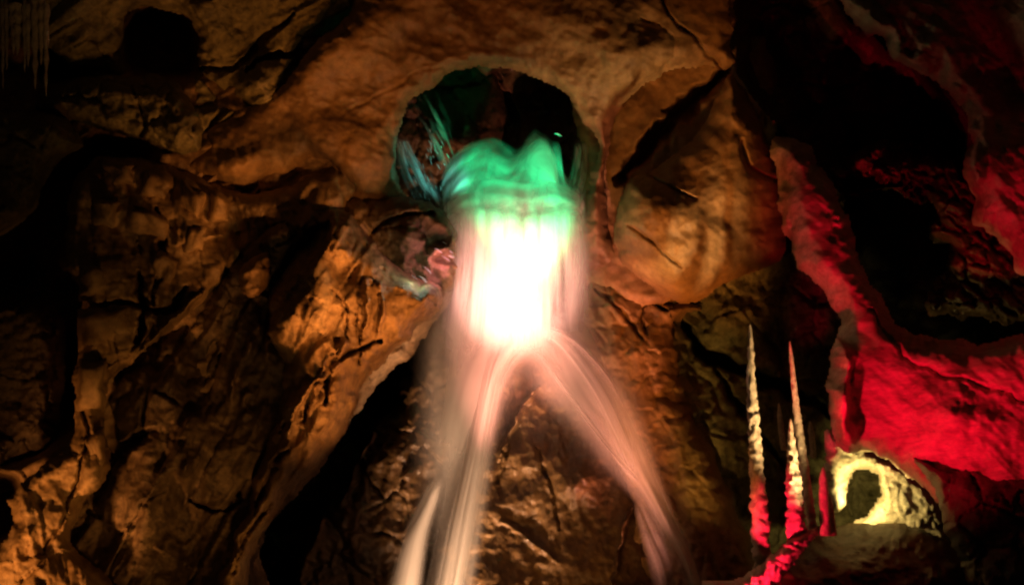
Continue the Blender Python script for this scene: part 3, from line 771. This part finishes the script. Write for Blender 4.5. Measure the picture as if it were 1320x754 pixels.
band('stream', [(640, 455), (672, 458), (700, 490), (735, 555), (775, 610), (815, 650), (850, 700), (880, 754), (900, 850)],
     [(660, 402), (715, 406), (765, 432), (808, 485), (838, 550), (856, 610), (872, 655), (898, 710), (940, 850)], [18.9, 18.75, 18.6, 18.5, 18.3, 18.1, 17.9], m2, seed=11)
m3 = water_mat('right_core_water', 0.6, su=6, sv=0.5, thr=(0.3, 0.7), edge=0.4, top=0.05, bottom=0.15, seedv=15.0)
band('stream', [(660, 445), (700, 450), (740, 500), (775, 560), (812, 632)], [(665, 408), (728, 412), (785, 470), (822, 545), (840, 628)], [18.8, 18.6, 18.5, 18.35, 18.2], m3, seed=12)
m4 = water_mat('right_foot_water', 0.35, su=4, sv=0.5, thr=(0.2, 0.7), edge=0.4, top=0.2, seedv=17.0)
band('stream', [(812, 640), (822, 690), (835, 740), (850, 850)], [(832, 640), (868, 690), (896, 745), (930, 850)], [18.2, 18.0, 17.9, 17.7], m4, seed=13)


m5 = water_mat('bright_filament', 0.4, su=2, sv=1.2, thr=(0.2, 0.6), edge=0.5, top=0.1, bottom=0.2, seedv=19.0)
band('stream', [(664, 448), (690, 462), (722, 505), (760, 556), (800, 606), (838, 644)], [(668, 438), (698, 452), (734, 498), (772, 548), (812, 596), (848, 634)], [18.75, 18.5, 18.35, 18.2, 18.1], m5, seed=41, layers=1)
band('stream', [(590, 436), (630, 426), (680, 428), (730, 444), (776, 492), (806, 550)], [(590, 424), (634, 412), (686, 413), (742, 430), (790, 480), (818, 540)], [18.7, 18.6, 18.6, 18.5, 18.4], m5, seed=43, layers=1)
for k, (tp_, bt_, ys_, sd, dn_) in enumerate(LIT_TOPS):
    band('lit_spray_top', tp_, bt_, ys_, water_mat('lit_spray_top_%d' % k, dn_, su=1.3, sv=6.0, thr=(0.27, 0.52), edge=0.10, top=0.06, bottom=0.06, seedv=sd, cloud=0.7, det=5),
         nu=40, seed=k * 5 + 3, bulge=0.25, wob=0.07, layers=2, dy=0.2)


# splashes: loose strands of water thrown off the lip
def strands(name, specs, mat, seed, parent=fall):
    """specs: (x, y, dx, dy, spread x, spread y, n, width px, length factor, Y)"""
    rg = random.Random(seed); V = []; fc = []; off = 0
    for (x, y, dx, dy_, sx, sy, n, wd, lf, Yd) in specs:
        for _ in range(n):
            px = x + rg.gauss(0, sx); py = y + rg.gauss(0, sy); L = lf * rg.uniform(0.4, 1.2); yy = Yd + rg.uniform(-.3, .3)
            bend = rg.uniform(-0.3, 0.3); k = 6
            for j in range(k):
                t = j / (k - 1); r = wd * rg.uniform(0.6, 1.1) * math.sin(math.pi * (0.08 + 0.84 * t)) / F * yy
                c = P(px + dx * L * t + bend * L * t * t * abs(dy_), py + dy_ * L * t + 0.25 * L * t * t, yy)
                for a in range(4):
                    an = a * math.pi / 2
                    V.append((c.x + r * math.cos(an), c.y + r * math.sin(an), c.z))
            for j in range(k - 1):
                for a in range(4):
                    fc.append((off + j * 4 + a, off + (j + 1) * 4 + a, off + (j + 1) * 4 + (a + 1) % 4, off + j * 4 + (a + 1) % 4))
            off += k * 4
    o = mesh_obj(name, V, np.array(fc), mat, parent)
    o['kind'] = 'stuff'
    return o


dm = bpy.data.materials.new('splash_water'); t = nt(dm)
a = N(t, 'ShaderNodeBsdfPrincipled'); a.inputs['Base Color'].default_value = (0.75, 0.8, 0.8, 1); a.inputs['Roughness'].default_value = 0.25
tr = N(t, 'ShaderNodeBsdfTransparent'); mx = N(t, 'ShaderNodeMixShader'); mx.inputs[0].default_value = 0.35
oo = N(t, 'ShaderNodeOutputMaterial'); t.links.new(tr.outputs[0], mx.inputs[1]); t.links.new(a.outputs[0], mx.inputs[2]); t.links.new(mx.outputs[0], oo.inputs[0])
strands('splash', [(545, 245, 0.3, 0.8, 9, 14, 22, 0.9, 8, 19.4), (560, 195, 0.5, 0.8, 9, 20, 22, 0.9, 8, 19.5),
                   (716, 172, 0.9, 0.2, 2, 1, 2, 1.4, 9, 19.4), (530, 362, 0.8, 0.5, 10, 10, 14, 1.8, 15, 18.5), (572, 330, 0.8, 0.3, 9, 8, 16, 2.2, 18, 18.7)], dm, 5)
ms = water_mat('thrown_spray', 0.95, su=4, sv=1.6, thr=(0.4, 0.6), edge=0.4, top=0.15, bottom=0.3, seedv=21.0, cloud=0.9)
band('thrown_spray', [(508, 176), (508, 205), (520, 240), (548, 275)], [(530, 180), (548, 205), (566, 240), (586, 278)], [19.6, 19.5, 19.4, 19.3], ms, seed=31)
ms2 = water_mat('high_spray', 0.5, su=4, sv=1.6, thr=(0.45, 0.7), edge=0.4, top=0.15, bottom=0.3, seedv=25.0, cloud=0.9)
band('thrown_spray', [(512, 125), (522, 150), (545, 185), (570, 230)], [(560, 112), (580, 150), (592, 185), (604, 230)], [19.8, 19.7, 19.6, 19.5], ms2, seed=33)
band('thrown_spray', [(738, 180), (736, 210), (728, 240), (720, 275)], [(766, 178), (768, 210), (764, 245), (750, 285)], [19.7, 19.6, 19.5, 19.4], ms, seed=35)

# drifting spray round the lip: thin volume of fine droplets
mm = bpy.data.materials.new('drifting_spray'); t = nt(mm)
vn = N(t, 'ShaderNodeTexNoise', i_Scale=0.9, i_Detail=3)
tc = N(t, 'ShaderNodeTexCoord'); t.links.new(tc.outputs['Object'], vn.inputs[0])
ln = N(t, 'ShaderNodeVectorMath', operation='LENGTH')
mpn = N(t, 'ShaderNodeMapping'); mpn.inputs['Scale'].default_value = (1 / 1.9, 1 / 0.9, 1 / 2.3)
t.links.new(tc.outputs['Object'], mpn.inputs[0]); t.links.new(mpn.outputs[0], ln.inputs[0])
fo = N(t, 'ShaderNodeMapRange', interpolation_type='SMOOTHSTEP'); t.links.new(ln.outputs['Value'], fo.inputs[0])
for i_, q_ in enumerate((0.25, 1.0, 0.16, 0.0)): fo.inputs[i_ + 1].default_value = q_
mu = N(t, 'ShaderNodeMath', operation='MULTIPLY'); t.links.new(fo.outputs[0], mu.inputs[0]); t.links.new(vn.outputs[0], mu.inputs[1])
pv = N(t, 'ShaderNodeVolumePrincipled'); pv.inputs['Color'].default_value = (0.95, 0.95, 0.95, 1)
t.links.new(mu.outputs[0], pv.inputs['Density'])
oo = N(t, 'ShaderNodeOutputMaterial'); t.links.new(pv.outputs[0], oo.inputs['Volume'])
c0 = P(665, 420, 18.7); V = []; nn_ = 20; mm_ = 12
for a_ in range(mm_ + 1):
    th = math.pi * a_ / mm_
    for b_ in range(nn_):
        ph = 2 * math.pi * b_ / nn_
        V.append((1.9 * math.sin(th) * math.cos(ph), 0.9 * math.sin(th) * math.sin(ph), 2.3 * math.cos(th)))
fc = [(a_ * nn_ + b_, (a_ + 1) * nn_ + b_, (a_ + 1) * nn_ + (b_ + 1) % nn_, a_ * nn_ + (b_ + 1) % nn_) for a_ in range(mm_) for b_ in range(nn_)]
mo = mesh_obj('drifting_spray', np.array(V), np.array(fc), mm)
mo.parent = fall; mo.location = c0 - fall.location; mo['kind'] = 'stuff'

# ---------------------------------------------------------------- cave floor below the frame, closing the chamber
n = 60
X, Yg = np.meshgrid(np.linspace(-26, 26, n), np.linspace(-14, 26, n))
Zg = -0.6 + 0.5 * fbm(X / 5, Yg / 5, 77, 4)
i = np.arange(n * n).reshape(n, n)
fl = mesh_obj('cave_floor', np.stack([X, Yg, Zg], -1).reshape(-1, 3), np.stack([i[:-1, :-1].ravel(), i[:-1, 1:].ravel(), i[1:, 1:].ravel(), i[1:, :-1].ravel()], 1), M['dark'])
tag(fl, 'uneven dark cave floor at the foot of the waterfall', kind='structure')
